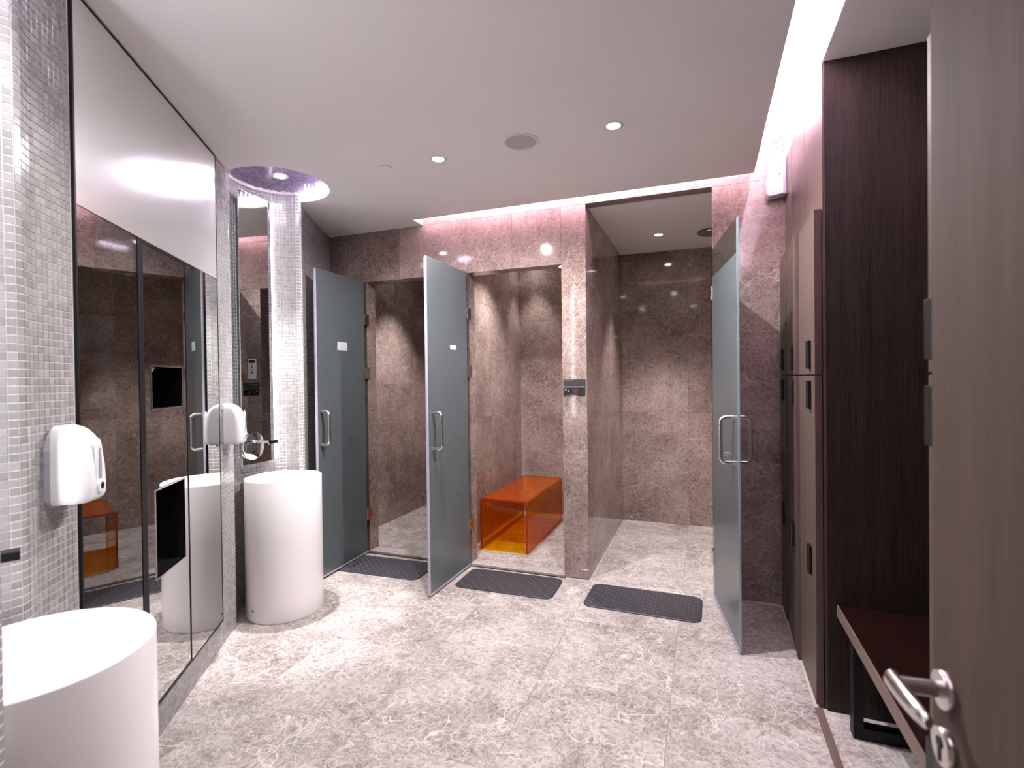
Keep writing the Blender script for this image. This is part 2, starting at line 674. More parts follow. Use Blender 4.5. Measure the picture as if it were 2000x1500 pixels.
# shower thresholds and the dark drain gap in front of them
for i, (a, b) in enumerate(((-2.57, -1.86), (-1.66, -0.934))):
    bm = cbox(B(), a, b, 3.495, 3.598, -0.011, 0.012, 0.002)
    t = struct(obj('trim_%d' % (i + 2), bm, M['marble_pale']), 'pale stone threshold of the shower')
    bm = box(B(), a - 0.02, b + 0.01, 3.472, 3.494, -0.0115, -0.003)
    obj('drain_gap', bm, M['darkhole'], t)

# ------------------------------------------------------------------ marble shower wall
ZJ = [0.065, 1.065, 2.06]
bm = B()
T = 0.012
for x0, x1, z0, z1 in ((-2.95, -2.57, 0, ZC), (-2.57, -1.86, 2.2, ZC), (-1.86, -1.66, 0, ZT), (-1.66, -0.934, 2.2, ZT)):
    box(bm, x0 + T, x1 - T, YB + T, YB + 0.12 - T, z0 + (T if z0 else 0), z1)
box(bm, -0.934 + T, -0.76 - T, YB + T, YS, 0, ZT)
box(bm, 0.054 + T, 0.80, YB + T, YB + 0.12 - T, 0, ZT)
box(bm, -0.76 - T, 0.054 + T, YB + T, YB + 0.12 - T, ZC + 0.004, ZT)
box(bm, -2.57, -1.86, YB + T, YB + 0.12, ZC, ZT)
wall_back = struct(obj('wall_back', bm, M['grout_dark']), 'brown veined marble wall with three shower openings')


def wall_panels(parent, rect, facing, at, gu, gv, mat=None, th=T):
    for a, b, c, d in cells(rect, gu, gv):
        cu, cv = (a + b) / 2, (c + d) / 2
        p = {'-y': (cu, at, cv), 'x': (at, cu, cv), '-x': (at, cu, cv), '-z': (cu, cv, at)}[facing]
        slab('panel', parent, mat or M['marble'], (b - a, d - c, th), p, facing)


GXW = [-2.25, -2.035, -1.3]
for r_ in ((-2.95, -2.57, 0, 2.2), (-1.86, -1.66, 0, 2.2), (-0.934, -0.76, 0, 2.2), (0.054, 0.80, 0, ZT), (-0.76, 0.054, ZC, ZT)):
    wall_panels(wall_back, r_, '-y', YB, [-0.2, 0.47], ZJ + [2.6])
wall_panels(wall_back, (-2.95, -2.035, 2.2, ZC), '-y', YB, GXW, [])
wall_panels(wall_back, (-2.035, -0.76, 2.2, ZT), '-y', YB, [-1.30, -0.934], [2.6])
# soffits and jambs of the openings
for a, b in ((-2.57, -1.86), (-1.66, -0.934)):
    wall_panels(wall_back, (a, b, YB + 0.001, YB + 0.12), '-z', 2.2, [], [])
for at, fc in ((-2.57, 'x'), (-1.86, '-x'), (-1.66, 'x')):
    wall_panels(wall_back, (YB + 0.001, YB + 0.12, 0, 2.2), fc, at, [], ZJ)
wall_panels(wall_back, (YB + 0.001, YB + 0.12, 0, ZC), '-x', 0.054, [], ZJ)
wall_panels(wall_back, (YB + 0.001, YS, 0, ZC), 'x', -0.76, [4.45], ZJ)
wall_panels(wall_back, (YB + 0.001, YS, 0, ZC), '-x', -0.934, [4.45], ZJ)


# shower enclosures (back and side walls, own ceilings)
def shell(name, label, boxes):
    bm = B()
    for b_ in boxes:
        box(bm, *b_)
    return struct(obj(name, bm, M['grout_dark']), label)


wb = shell('wall_shower_back', 'marble back wall of the three showers', [(-3.1, 0.6, YS + T, YS + 0.1, 0, ZT)])
for i, (a, b) in enumerate((S1, S2, S3)):
    wall_panels(wb, (a, b, 0, ZC), '-y', YS, [a + 0.62], [1.065, 2.045])
wl = shell('wall_shower_left', 'marble side wall of the first shower', [(-3.1, S1[0] - T, YB + 0.02, YS, 0, ZC)])
wall_panels(wl, (YB + 0.12, YS, 0, ZC), 'x', S1[0], [4.10, 4.448, 4.80], [0.365, 1.364, 2.36])
wp = shell('wall_partition', 'marble partition between first and second shower', [(S1[1] + T, S2[0] - T, YB + 0.12, YS, 0, ZC)])
wall_panels(wp, (YB + 0.12, YS, 0, ZC), 'x', S2[0], [4.3], [1.065, 2.06])
wall_panels(wp, (YB + 0.12, YS, 0, ZC), '-x', S1[1], [4.3], [1.065, 2.06])
wr = shell('wall_shower_right', 'marble side wall of the last shower', [(S3[1] + T, 0.6, YB + 0.12, YS, 0, ZC)])
wall_panels(wr, (YB + 0.12, YS, 0, ZC), '-x', S3[1], [4.4], [1.065, 2.06])
bm = box(B(), -3.1, 0.6, YB + 0.118, YS + 0.1, ZC, ZC + 0.06)
struct(obj('ceiling_showers', bm, M['paint']), 'plain painted ceiling over the showers')

# ------------------------------------------------------------------ ceilings
bm = B()
outer = [(-3.4, YN - 0.1), (0.285, YN - 0.1), (0.285, 3.355), (-2.035, 3.355), (-2.035, YB), (-3.4, YB)]
edges = []


def loop(pts, z):
    vs = [bm.verts.new((x, y, z)) for x, y in pts]
    return [bm.edges.new((vs[i], vs[(i + 1) % len(vs)])) for i in range(len(vs))]


circ = [[(c[0] + RH * math.cos(2 * PI * i / 64), c[1] + RH * math.sin(2 * PI * i / 64)) for i in range(64)] for c in (C1, C2)]
for lp in [outer] + circ:
    edges += loop(lp, ZC)
g = bmesh.ops.triangle_fill(bm, use_beauty=True, use_dissolve=False, edges=edges)
ext = bmesh.ops.extrude_face_region(bm, geom=bm.faces[:])
for v in ext['geom']:
    if isinstance(v, bmesh.types.BMVert):
        v.co.z = ZC + 0.045
ceiling = struct(obj('ceiling', bm, M['paint']), 'smooth painted ceiling with a light slot and round recesses')
bm = B()
box(bm, XP, 1.1, YN - 0.1, YB + 0.1, ZR, ZR + 0.06)
struct(obj('ceiling_lockers', bm, M['paint']), 'painted ceiling strip over the lockers')
# light slot: white lining above the ceiling edge
bm = B()
box(bm, 0.10, XP + 0.05, YN - 0.1, YB + 0.02, ZT, ZT + 0.03)
box(bm, -2.20, 0.10, 3.15, YB + 0.02, ZT, ZT + 0.03)
box(bm, XP, XP + 0.03, YN - 0.1, YB, ZR + 0.06, ZT)
box(bm, 0.08, 0.10, YN - 0.1, 3.17, ZC + 0.045, ZT)
box(bm, -2.10, 0.10, 3.15, 3.17, ZC + 0.045, ZT)
box(bm, -2.055, -2.035, 3.15, YB, ZC + 0.045, ZT)
box(bm, 0.275, 0.285, YN - 0.1, 3.355, ZC + 0.045, ZC + 0.105)  # upstands added to block direct led light, so it only goes upward
box(bm, -2.035, 0.285, 3.345, 3.355, ZC + 0.045, ZC + 0.105)
struct(obj('ceiling_slot', bm, M['paint_white']), 'white lining of the ceiling light slot')
for nm, a, lb in (('led_strip', (0.200, 0.235, YN, 3.30, ZC + 0.050, ZC + 0.064), 'long led strip in the ceiling slot beside the lockers'),
                  ('led_strip', (-2.02, 0.18, 3.265, 3.300, ZC + 0.050, ZC + 0.064), 'led strip in the ceiling slot along the marble wall')):
    tag(obj(nm, box(B(), *a), M['led_cove_locker'] if 'lockers' in lb else M['led_cove']), lb, 'led strip', 'led strips in the ceiling slot')

# ------------------------------------------------------------------ mosaic wall on the left
def arc(c, r, a0, a1, n):
    return [(c[0] + r * math.cos(math.radians(a0 + (a1 - a0) * i / n)), c[1] + r * math.sin(math.radians(a0 + (a1 - a0) * i / n))) for i in range(n + 1)]


def chaikin(pts, n=2):
    for _ in range(n):
        q = [pts[0]]
        for a, b in zip(pts, pts[1:]):
            q.append((a[0] * .75 + b[0] * .25, a[1] * .75 + b[1] * .25))
            q.append((a[0] * .25 + b[0] * .75, a[1] * .25 + b[1] * .75))
        q.append(pts[-1])
        pts = q
    return pts


def dense(a, b, step=0.03):
    n = max(1, int(math.hypot(b[0] - a[0], b[1] - a[1]) / step))
    return [(a[0] + (b[0] - a[0]) * i / n, a[1] + (b[1] - a[1]) * i / n) for i in range(n + 1)]


LIP1 = (-1.14, 0.525)
LIP2 = (-2.505, 2.715)
near_wall = dense((-0.455, YN), LIP1)
niche1 = arc(C1, RN, 318, 156, 22)
strip1 = dense(MW(-0.665), MW(-0.485))
strip2 = dense(MW(0.705), MW(0.865))
niche2 = arc(C2, RN, 250, 118, 20)
far_wall = dense(LIP2, (-2.632, 2.885)) + dense((-2.632, 2.885), (-2.926, YB))[1:]
near_wall = [p for p in near_wall if math.hypot(p[0] - LIP1[0], p[1] - LIP1[1]) > 0.045] + [LIP1]
far_wall = [LIP2] + [p for p in far_wall if math.hypot(p[0] - LIP2[0], p[1] - LIP2[1]) > 0.075]
pathA = chaikin(near_wall + niche1 + strip1, 3)
pathB = chaikin(strip2 + niche2[:-1] + far_wall, 3)

TP = 0.0215          # tile pitch
ZM = 0.135           # bottom of the mirror cabinet


def resample(pts, step):
    out = []
    acc = 0.0
    nxt = 0.0
    for a, b in zip(pts, pts[1:]):
        d = math.hypot(b[0] - a[0], b[1] - a[1])
        while nxt <= acc + d + 1e-9:
            t = (nxt - acc) / d if d else 0
            out.append((a[0] + (b[0] - a[0]) * t, a[1] + (b[1] - a[1]) * t))
            nxt += step
        acc += d
    return out


# solid wall behind the tiles (grout coloured)
bm = B()
base_mid = dense(MW(-0.485), MW(0.705), 0.1)
hollow = [MW(-0.475), MW(-0.475, -0.16), MW(0.695, -0.16), MW(0.695)]
outside = [(-3.4, YB), (-3.4, YN)]
prism(bm, pathA + base_mid[1:-1] + pathB + outside, 0, ZM)
prism(bm, pathA + hollow + pathB + outside, ZM, ZC + 0.06)
wall_left = struct(obj('wall_left', bm, M['grout']), 'curving wall of small grey mosaic tiles')


def tile_frames(pts):
    fr = []
    for a, b in zip(pts, pts[1:]):
        d = Vector((b[0] - a[0], b[1] - a[1]))
        if d.length < 1e-6:
            continue
        d.normalize()
        fr.append((Vector(((a[0] + b[0]) / 2, (a[1] + b[1]) / 2)), d, Vector((d.y, -d.x))))
    return fr


TW = TP - 0.0024
TTH = 0.0022


def tile_verts(p, d, n, z):
    h = TW / 2
    c = 0.0009
    out = []
    for k, (hh, dep) in enumerate(((h, -0.001), (h, TTH - c), (h - c, TTH))):
        for sx, sz in ((-1, -1), (1, -1), (1, 1), (-1, 1)):
            q = p + d * (sx * hh) + n * dep
            out.append((q.x, q.y, z + sz * hh))
    return out


TFACES = [(8, 9, 10, 11)] + [(4 + i, 4 + (i + 1) % 4, 8 + (i + 1) % 4, 8 + i) for i in range(4)] + [(i, (i + 1) % 4, 4 + (i + 1) % 4, 4 + i) for i in range(4)]
# one shared mesh for the tiles that are objects of their own
_me = bpy.data.meshes.new('tile')
_me.from_pydata(tile_verts(Vector((0, 0)), Vector((1, 0)), Vector((0, -1)), 0), [], TFACES)
_me.materials.append(M['tile'])
single = [0]
V, F = [], []


def lay(frames, z0, z1, solo=None):
    rows = int((z1 - z0) / TP)
    for ci, (p, d, n) in enumerate(frames):
        for r in range(rows):
            z = z0 + TP * (r + 0.5)
            if solo and single[0] < 300 and solo(p, z):
                o = link(bpy.data.objects.new('tile', _me))
                o.location = (p.x, p.y, z)
                o.rotation_euler = (0, 0, math.atan2(d.y, d.x))
                o.parent = wall_left
                single[0] += 1
                continue
            k = len(V)
            V.extend(tile_verts(p, d, n, z))
            F.extend(tuple(k + i for i in f) for f in TFACES)


frA = tile_frames(resample(pathA, TP))
frB = tile_frames(resample(pathB, TP))
frM = tile_frames(resample(base_mid, TP))
# nearest visible tiles: the far side of the first niche above its basin
lay(frA, 0.0, ZC + 0.06, lambda p, z: -1.668 < p.x < -1.585 and p.y > 0.70 and 0.90 < z < 2.34)
lay(frM, 0.0, ZM)
lay(frB, 0.0, ZC + 0.06)
me = bpy.data.meshes.new('tile_field')
me.from_pydata(V, [], F)
me.materials.append(M['tile'])
tf = link(bpy.data.objects.new('tile_field', me))
tf.parent = wall_left
tf['kind'] = 'stuff'
# slim corner bead where mosaic meets marble
bm = cbox(B(), -2.934, -2.922, YB - 0.008, YB - 0.0005, 0, ZC, 0.001)
struct(obj('trim_4', bm, M['marble_pale']), 'pale corner bead between mosaic and marble')

# ------------------------------------------------------------------ round ceiling recesses over the basins
for i, c in enumerate((C1, C2)):
    lb = ('round lit ceiling recess over the far basin', 'round lit ceiling recess over the near basin')[1 - i]
    t = thing('ceiling_recess', lb, 'ceiling light', (c[0], c[1], ZC), 0, 'round recesses over the basins')
    bm = B()
    lathe(bm, [(0, 0.0605), (RH + 0.05, 0.0605), (RH + 0.05, 0.075), (0, 0.075)], 48)
    obj('cap', bm, M['grout'], t)
    vv, ff = [], []
    k = int(RH / TP) + 1
    for a in range(-k, k + 1):
        for b in range(-k, k + 1):
            x, y = a * TP, b * TP
            if math.hypot(x, y) < RH - 0.018:
                n0 = len(vv)
                h = TW / 2
                for z in (0.061, 0.0585):
                    vv += [(x - h, y - h, z), (x + h, y - h, z), (x + h, y + h, z), (x - h, y + h, z)]
                ff += [tuple(n0 + q for q in f) for f in ((4, 7, 6, 5), (0, 1, 5, 4), (1, 2, 6, 5), (2, 3, 7, 6), (3, 0, 4, 7))]
    me = bpy.data.meshes.new('ceiling_tiles')
    me.from_pydata(vv, [], ff)
    me.materials.append(M['tile_violet'])
    ct = link(bpy.data.objects.new('ceiling_tiles', me))
    ct.parent = t
    ct['kind'] = 'stuff'
    # lit ring on the room side
    bm = B()
    a0, a1 = ((-40, 118), (-84, 104))[i]
    n = 40
    secs = []
    for q in range(n + 1):
        a = math.radians(a0 + (a1 - a0) * q / n)
        ca, sa = math.cos(a), math.sin(a)
        secs.append([(ca * rr, sa * rr, zz) for rr, zz in ((RH, 0.012), (RH + 0.006, 0.012), (RH + 0.006, 0.058), (RH, 0.058))])
    loft(bm, secs)
    obj('led_ring', bm, M['led_ring'], t)


def downlight(loc, label, power, size=78, group=None, blend=0.75, col=COL_WARM, rad=0.032, lens=True, name='downlight'):
    t = thing(name, label, 'ceiling light', loc, 0, group)
    bm = lathe(B(), [(rad, 0.0), (rad + 0.014, 0.0), (rad + 0.016, -0.003), (rad + 0.010, -0.006), (rad, -0.004), (rad, 0.0)], 32)
    obj('trim_ring', bm, M['white'], t, 40)
    bm = lathe(B(), [(0, -0.0015), (rad - 0.001, -0.0015), (rad - 0.001, 0.0), (0, 0.0)], 32)
    obj('lens', bm, M['lens'], t, 40)
    ld = bpy.data.lights.new('lamp', 'SPOT')
    ld.energy = power
    ld.color = col
    ld.spot_size = math.radians(size)
    ld.spot_blend = blend
    ld.shadow_soft_size = 0.02
    lo = link(bpy.data.objects.new('lamp', ld))
    lo.parent = t
    lo.location = (0, 0, -0.012)
    return t


GD = 'recessed downlights in the main ceiling'
downlight((-1.343, 2.482, ZC), 'left lit downlight in the main ceiling, between cap and speaker', P_DOWN * 0.85, 170, GD, 0.5)
downlight((-0.395, 2.470, ZC), 'right lit downlight in the main ceiling, beside the round speaker', P_DOWN, 160, GD, 0.55)
downlight((-1.02, 0.95, ZC), 'downlight in the ceiling near the entrance, on the basin side', P_DOWN * 0.12, 125, GD, 0.7)
downlight((-0.16, 0.95, ZC), 'downlight in the ceiling near the entrance, on the locker side', P_DOWN * 0.05, 125, GD, 0.7)
downlight((C2[0] + 0.01, C2[1], ZC + 0.0585), 'downlight inside the round recess over the far basin', P_NICHE * 8.5, 41, None, 0.6)
downlight((C1[0] + 0.01, C1[1], ZC + 0.0585), 'downlight inside the round recess over the near basin', P_NICHE, 90, None, 0.6)
GS = 'shower downlights'
downlight((-0.351, 4.49, ZC), 'small lit downlight in the ceiling of the rightmost shower', P_SHOWER * 0.95, 66, GS)
downlight((-1.62, 4.93, ZC), 'downlight close to the back wall above the orange bench', P_SHOWER * 0.22, 60, GS)
downlight((-1.45, 4.12, ZC), 'downlight in the middle of the second shower ceiling', P_SHOWER * 0.7, 96, GS)
downlight((-2.52, 4.35, ZC), 'downlight in the leftmost shower ceiling', P_SHOWER * 0.8, 78, GS)

# ceiling speaker and sprinkler cap
t = thing('ceiling_speaker', 'round grey ceiling speaker between the two downlights', 'speaker', (-0.86, 2.46, ZC))
bm = lathe(B(), [(0.078, 0), (0.092, 0), (0.093, -0.003), (0.086, -0.0065), (0.078, -0.005), (0.078, 0)], 48)
obj('rim', bm, M['white'], t, 40)
bm = lathe(B(), [(0, -0.0062), (0.04, -0.0058), (0.078, -0.0035), (0.078, 0), (0, 0)], 48)
obj('grille', bm, M['speaker'], t, 40)
bm = lathe(B(), [(0, -0.007), (0.006, -0.0068), (0.006, -0.005), (0, -0.005)], 16)
obj('logo_stud', bm, M['whitegrey'], t, 40)
bm = lathe(B(), [(0, -0.008), (0.036, -0.007), (0.038, -0.004), (0.030, -0.003), (0.030, 0), (0, 0)], 36)
tag(obj('sprinkler_cap', bm, M['paint'], None, 40, (-1.672, 2.471, ZC)), 'small round sprinkler cover on the ceiling near the round recess', 'sprinkler')


# ------------------------------------------------------------------ basins
def basin(c, label, rotz, screw):
    t = thing('wash_basin', label, 'basin', (c[0], c[1], 0), rotz, 'freestanding cylindrical basins')
    R_, H_ = 0.220, 0.82
    prof = [(0, 0.0), (R_ - 0.004, 0.0), (R_ - 0.002, 0.003), (R_, 0.012), (R_, H_ - 0.004), (R_ - 0.0015, H_ - 0.001), (R_ - 0.004, H_),
            (R_ - 0.010, H_), (R_ - 0.0125, H_ - 0.001), (R_ - 0.014, H_ - 0.004), (R_ - 0.016, H_ - 0.06), (R_ - 0.030, H_ - 0.11),
            (R_ - 0.07, H_ - 0.135), (0.03, H_ - 0.142), (0, H_ - 0.142)]
    obj('body', lathe(B(), prof, 96), M['ceramic'], t, 50)
    obj('drain', lathe(B(), [(0.028, H_ - 0.143), (0.028, H_ - 0.139), (0.02, H_ - 0.138), (0, H_ - 0.136)], 24), M['chrome'], t, 40)
    # overflow slot high inside the bowl and the fixing screw near the foot
    bm = B()
    tube(bm, [(-0.028, R_ - 0.019, H_ - 0.030), (-0.028, R_ - 0.0150, H_ - 0.030)], 0.006, 12)
    tube(bm, [(0.0, R_ - 0.019, H_ - 0.030), (0.0, R_ - 0.0150, H_ - 0.030)], 0.006, 12)
    obj('overflow', bm, M['dot'], t, 40)
    s = obj('fixing_screw', lathe(B(), [(0, 0.003), (0.004, 0.003), (0.0085, 0.0015), (0.009, 0), (0.009, -0.003), (0, -0.003)], 20), M['steel'], t, 40)
    a = math.radians(screw) - rotz
    s.location = (math.cos(a) * R_, math.sin(a) * R_, 0.07)
    s.rotation_euler = (PI / 2, 0, a + PI / 2)
    return t


basin(C2, 'white cylindrical washbasin standing beside the frosted shower door', math.radians(122), -98)
basin(C1, 'white cylindrical washbasin in the near left corner of the room', math.radians(150), -95)


# ------------------------------------------------------------------ wall basin mixers and niche mirrors
def faucet(loc, ang, label, ln):
    """local +y points out of the wall"""
    t = thing('basin_faucet', label, 'faucet', loc, ang, 'wall basin faucets')
    bm = B()
    secs = []
    for r, y in ((0.084, 0.0), (0.085, 0.003), (0.084, 0.010), (0.080, 0.012)):
        secs.append([(r * math.cos(2 * PI * i / 40), y, r * math.sin(2 * PI * i / 40)) for i in range(40)])
    loft(bm, secs)
    obj('wall_plate', bm, M['chrome'], t, 40)
    obj('button', cyl(B(), (0.012, 0.011, -0.035), (0.012, 0.016, -0.035), 0.007, 16), M['black'], t, 40)
    bm = cbox(B(), -0.020, 0.020, 0.010, ln, 0.022, 0.038, 0.003)
    obj('spout', bm, M['chrome'], t)
    bm = cbox(B(), -0.0205, 0.0205, ln - 0.03, ln + 0.002, 0.0205, 0.0395, 0.002)
    obj('spout_tip', bm, M['black'], t)
    bm = cyl(B(), (0, ln - 0.04, 0.022), (0, ln - 0.04, 0.012), 0.012, 16)
    obj('aerator', bm, M['steel'], t, 40)
    return t


def niche_mirror(centre, ang, half, label, led_sides, led):
    """local x along the mirror, local +y out of the wall"""
    t = thing('backlit_mirror', label, 'mirror', (centre[0], centre[1], 0), ang, 'tall backlit niche mirrors')
    z0, z1 = 0.893, 2.565
    bm = box(B(), -half, half, -0.004, 0.0, z0, z1)
    obj('glass', bm, M['mirror'], t)
    bm = box(B(), -half + 0.015, half - 0.03, -0.016, -0.0045, z0 + 0.015, z1 - 0.015)
    obj('backing', bm, M['black'], t)
    bm = B()
    e = 0.003
    box(bm, -half - e, -half, -0.005, 0.001, z0 - e, z1 + e)
    box(bm, half, half + e, -0.005, 0.001, z0 - e, z1 + e)
    box(bm, -half, half, -0.005, 0.001, z0 - e, z0)
    box(bm, -half, half, -0.005, 0.001, z1, z1 + e)
    obj('edge_trim', bm, M['steel'], t)
    for sd in led_sides:
        x0, x1 = sorted((sd * (half + 0.005), sd * (half + 0.026)))
        bm = box(B(), x0, x1, -0.020, -0.006, z0 + 0.002, z1 - 0.002)
        obj('led_strip', bm, M[led], t)
    return t


# second niche: mirror plane close to x = const, facing +x  (local y -> +x : rotz = -90 deg)
A2 = math.radians(-90 + 4.6)
niche_mirror((-2.6295, 2.456), A2, 0.130, 'tall narrow mirror with a bright led edge behind the far basin', (-1,), 'led_mirror')
faucet((-2.6215, 2.405, 1.005), A2, 'flat chrome wall faucet over the far basin', 0.165)
# first niche, mirrored about the middle of the mirror cabinet
A1 = math.atan2(0.903, 0.429) - PI / 2
niche_mirror((-1.455, 0.527), A1, 0.105, 'backlit niche mirror behind the near basin', (1, -1), 'led_mirror_near')
faucet((-1.455 + 0.001, 0.528, 1.005), A1, 'flat chrome wall faucet over the near basin', 0.145)

# ------------------------------------------------------------------ big mirror cabinet with towel slot and waste opening
mc = thing('mirror_cabinet', 'large flush mirror wall with paper towel slot and waste opening', 'mirror', (P0.x, P0.y, 0), MIR_ROT)
# local x = -s, y = out of the wall


def mbox(bm, s0, s1, n0, n1, z0, z1):
    return box(bm, -s1, -s0, n0, n1, z0, z1)


ZJM = 1.942
SL = (-0.033, 0.240, 1.300, 1.465)
WA = (-0.020, 0.246, 0.632, 0.976)
bm = B()
# carcass made of bars around the two cavities
mbox(bm, -0.47, SL[0] - 0.01, -0.14, 0.0028, ZM, 2.585)
mbox(bm, WA[1] + 0.008, 0.69, -0.14, 0.0028, ZM, 2.585)
for za, zb in ((ZM, WA[2] - 0.004), (WA[3] + 0.004, SL[2] - 0.004), (SL[3] + 0.004, 2.585)):
    mbox(bm, SL[0] - 0.01, WA[1] + 0.008, -0.14, 0.0028, za, zb)
mbox(bm, SL[0] - 0.01, WA[1] + 0.008, -0.15, -0.14, ZM, 2.585)
obj('carcass', bm, M['blackbox'], mc)
bm = B()
for s0, s1, z0, z1 in ((-0.490, -0.482, ZM, 2.592), (0.697, 0.704, ZM, 2.592), (-0.482, 0.697, ZM, 0.143), (-0.482, 0.697, 2.586, 2.594)):
    mbox(bm, s0, s1, 0.0005, 0.0090, z0, z1)
obj('frame', bm, M['black'], mc)
obj('mirror_panel', mbox(B(), -0.481, 0.696, 0.0030, 0.0080, ZJM + 0.003, 2.585), M['mirror_up'], mc)
obj('mirror_panel', mbox(B(), -0.481, -0.1295, 0.0030, 0.0080, 0.144, ZJM), M['mirror'], mc)
obj('mirror_panel', mbox(B(), 0.299, 0.696, 0.0030, 0.0080, 0.144, ZJM), M['mirror'], mc)
bm = B()
s0, s1 = -0.0875, 0.287
mbox(bm, s0, SL[0], 0.0030, 0.0080, 0.150, ZJM - 0.010)
mbox(bm, WA[1], s1, 0.0030, 0.0080, 0.150, ZJM - 0.010)
mbox(bm, SL[0], WA[0], 0.0030, 0.0080, 0.150, SL[2])
mbox(bm, SL[1], WA[1], 0.0030, 0.0080, SL[2], SL[3])
for za, zb in ((0.150, WA[2]), (WA[3], SL[2]), (SL[3], ZJM - 0.010)):
    mbox(bm, WA[0], WA[1], 0.0030, 0.0080, za, zb)
mbox(bm, SL[0], WA[0], 0.0030, 0.0080, SL[3], ZJM - 0.010)
dp = obj('dispenser_door', bm, M['mirror'], mc)
bm = B()
for a, b, c, d in ((-0.127, -0.088, 0.144, ZJM), (0.288, 0.2965, 0.144, ZJM), (-0.092, 0.288, 0.144, 0.149), (-0.092, 0.288, ZJM - 0.009, ZJM)):
    mbox(bm, a, b, 0.0028, 0.0098, c, d)
obj('door_frame', bm, M['black'], dp)
for nm, R4 in (('towel_slot_trim', SL), ('waste_slot_trim', WA)):
    bm = B()
    w = 0.006
    mbox(bm, R4[0] - w, R4[0], 0.0020, 0.0100, R4[2] - w, R4[3] + w)
    mbox(bm, R4[1], R4[1] + w, 0.0020, 0.0100, R4[2] - w, R4[3] + w)
    mbox(bm, R4[0], R4[1], 0.0020, 0.0100, R4[2] - w, R4[2])
    mbox(bm, R4[0], R4[1], 0.0020, 0.0100, R4[3], R4[3] + w)
    obj(nm, bm, M['steel'], dp)
# folded paper towel peeping out of the slot
bm = B()
secs = []
for k in range(9):
    u = k / 8
    s = SL[0] + 0.012 + 0.075 * u
    drop = 0.030 * (1 - u) ** 1.5 + 0.004
    secs.append([(-s, -0.006 - 0.012 * u, SL[3] - 0.001), (-s, -0.002 - 0.012 * u, SL[3] - drop), (-s, -0.0035 - 0.012 * u, SL[3] - drop), (-s, -0.0075 - 0.012 * u, SL[3] - 0.001)])
loft(bm, secs)
tag(obj('paper_towel', bm, M['paper'], None, None, (P0.x, P0.y, 0), MIR_ROT), 'white paper towel hanging from the black slot in the mirror', 'paper towel')


# ------------------------------------------------------------------ soap dispensers
def soap(s, label, flip):
    x, y = MW(s, 0.0022)
    t = thing('soap_dispenser', label, 'soap dispenser', (x, y, 1.066), MIR_ROT, 'wall soap dispensers')
    W, H_ = 0.112, 0.218
    def sec(z, w, y0, y1, r):
        pts = [(-w / 2, y0), (w / 2, y0)]
        for cx, a0 in ((w / 2 - r, 0), (-w / 2 + r, PI / 2)):
            for k in range(7):
                a = a0 + PI / 2 * k / 6
                pts.append((cx + r * math.cos(a), y1 - r + r * math.sin(a)))
        return [(px, py, z) for px, py in pts]
    bm = B()
    zs = [(0.000, 0.92, 0.088), (0.006, 0.98, 0.097), (0.016, 1.0, 0.103), (0.05, 1.0, 0.105), (0.10, 1.0, 0.102), (0.14, 0.995, 0.096), (0.165, 0.98, 0.088),
          (0.185, 0.95, 0.077), (0.200, 0.89, 0.063), (0.210, 0.80, 0.048), (0.216, 0.66, 0.034), (0.218, 0.48, 0.025)]
    loft(bm, [sec(z, W * k, 0.014, d, min(0.034, d * 0.32)) for z, k, d in zs])
    body = obj('cover', bm, M['white'], t, 50)
    bm = B()
    loft(bm, [[(px * 1.03, py, pz + 0.001) for px, py, pz in ring] for ring in [
        [(x_, y_, z_) for x_, z_ in [(-W / 2, 0.012), (-W / 2 + 0.012, 0.0), (W / 2 - 0.012, 0.0), (W / 2, 0.012), (W / 2, 0.150), (W / 2 - 0.012, 0.186), (W / 2 - 0.030, 0.208), (0.0, 0.216), (-W / 2 + 0.030, 0.208), (-W / 2 + 0.012, 0.186), (-W / 2, 0.150)]] for y_ in (0.0, 0.0145)]])
    obj('back_plate', bm, M['whitegrey'], t)
    # front: shallow oval field, level rib, sensor boss with dark window
    bm = B()
    prof = [(0.018 * math.cos(2 * PI * i / 28), 0.082 * math.sin(2 * PI * i / 28)) for i in range(28)]
    loft(bm, [[(px, 0.1005, 0.098 + pz) for px, pz in prof], [(px * 0.92, 0.1062 - 0.00008 * abs(pz) * 1000 * 0.12, 0.098 + pz * 0.95) for px, pz in prof]])
    obj('front_field', bm, M['white'], t, 60)
    bm = tube(B(), [(0, 0.1055, 0.055), (0, 0.1065, 0.10), (0, 0.1045, 0.150)], 0.0042, 10)
    obj('level_rib', bm, M['whitegrey'], t, 50)
    bm = B()
    loft(bm, [[(r_ * math.cos(2 * PI * i / 24), yy, 0.042 + 1.25 * r_ * math.sin(2 * PI * i / 24)) for i in range(24)] for r_, yy in ((0.017, 0.100), (0.0165, 0.1085), (0.013, 0.111))])
    boss = obj('sensor_boss', bm, M['white'], t, 50)
    bm = B()
    loft(bm, [[(r_ * math.cos(2 * PI * i / 20), yy, 0.042 + 1.3 * r_ * math.sin(2 * PI * i / 20)) for i in range(20)] for r_, yy in ((0.0085, 0.1105), (0.0080, 0.1118))])
    obj('sensor_window', bm, M['plate_black'], boss, 50)
    return t


soap(-0.580, 'white soap dispenser on grey mosaic above the near basin', 1)
soap(0.790, 'white soap dispenser on the mosaic strip at the far mirror edge', -1)


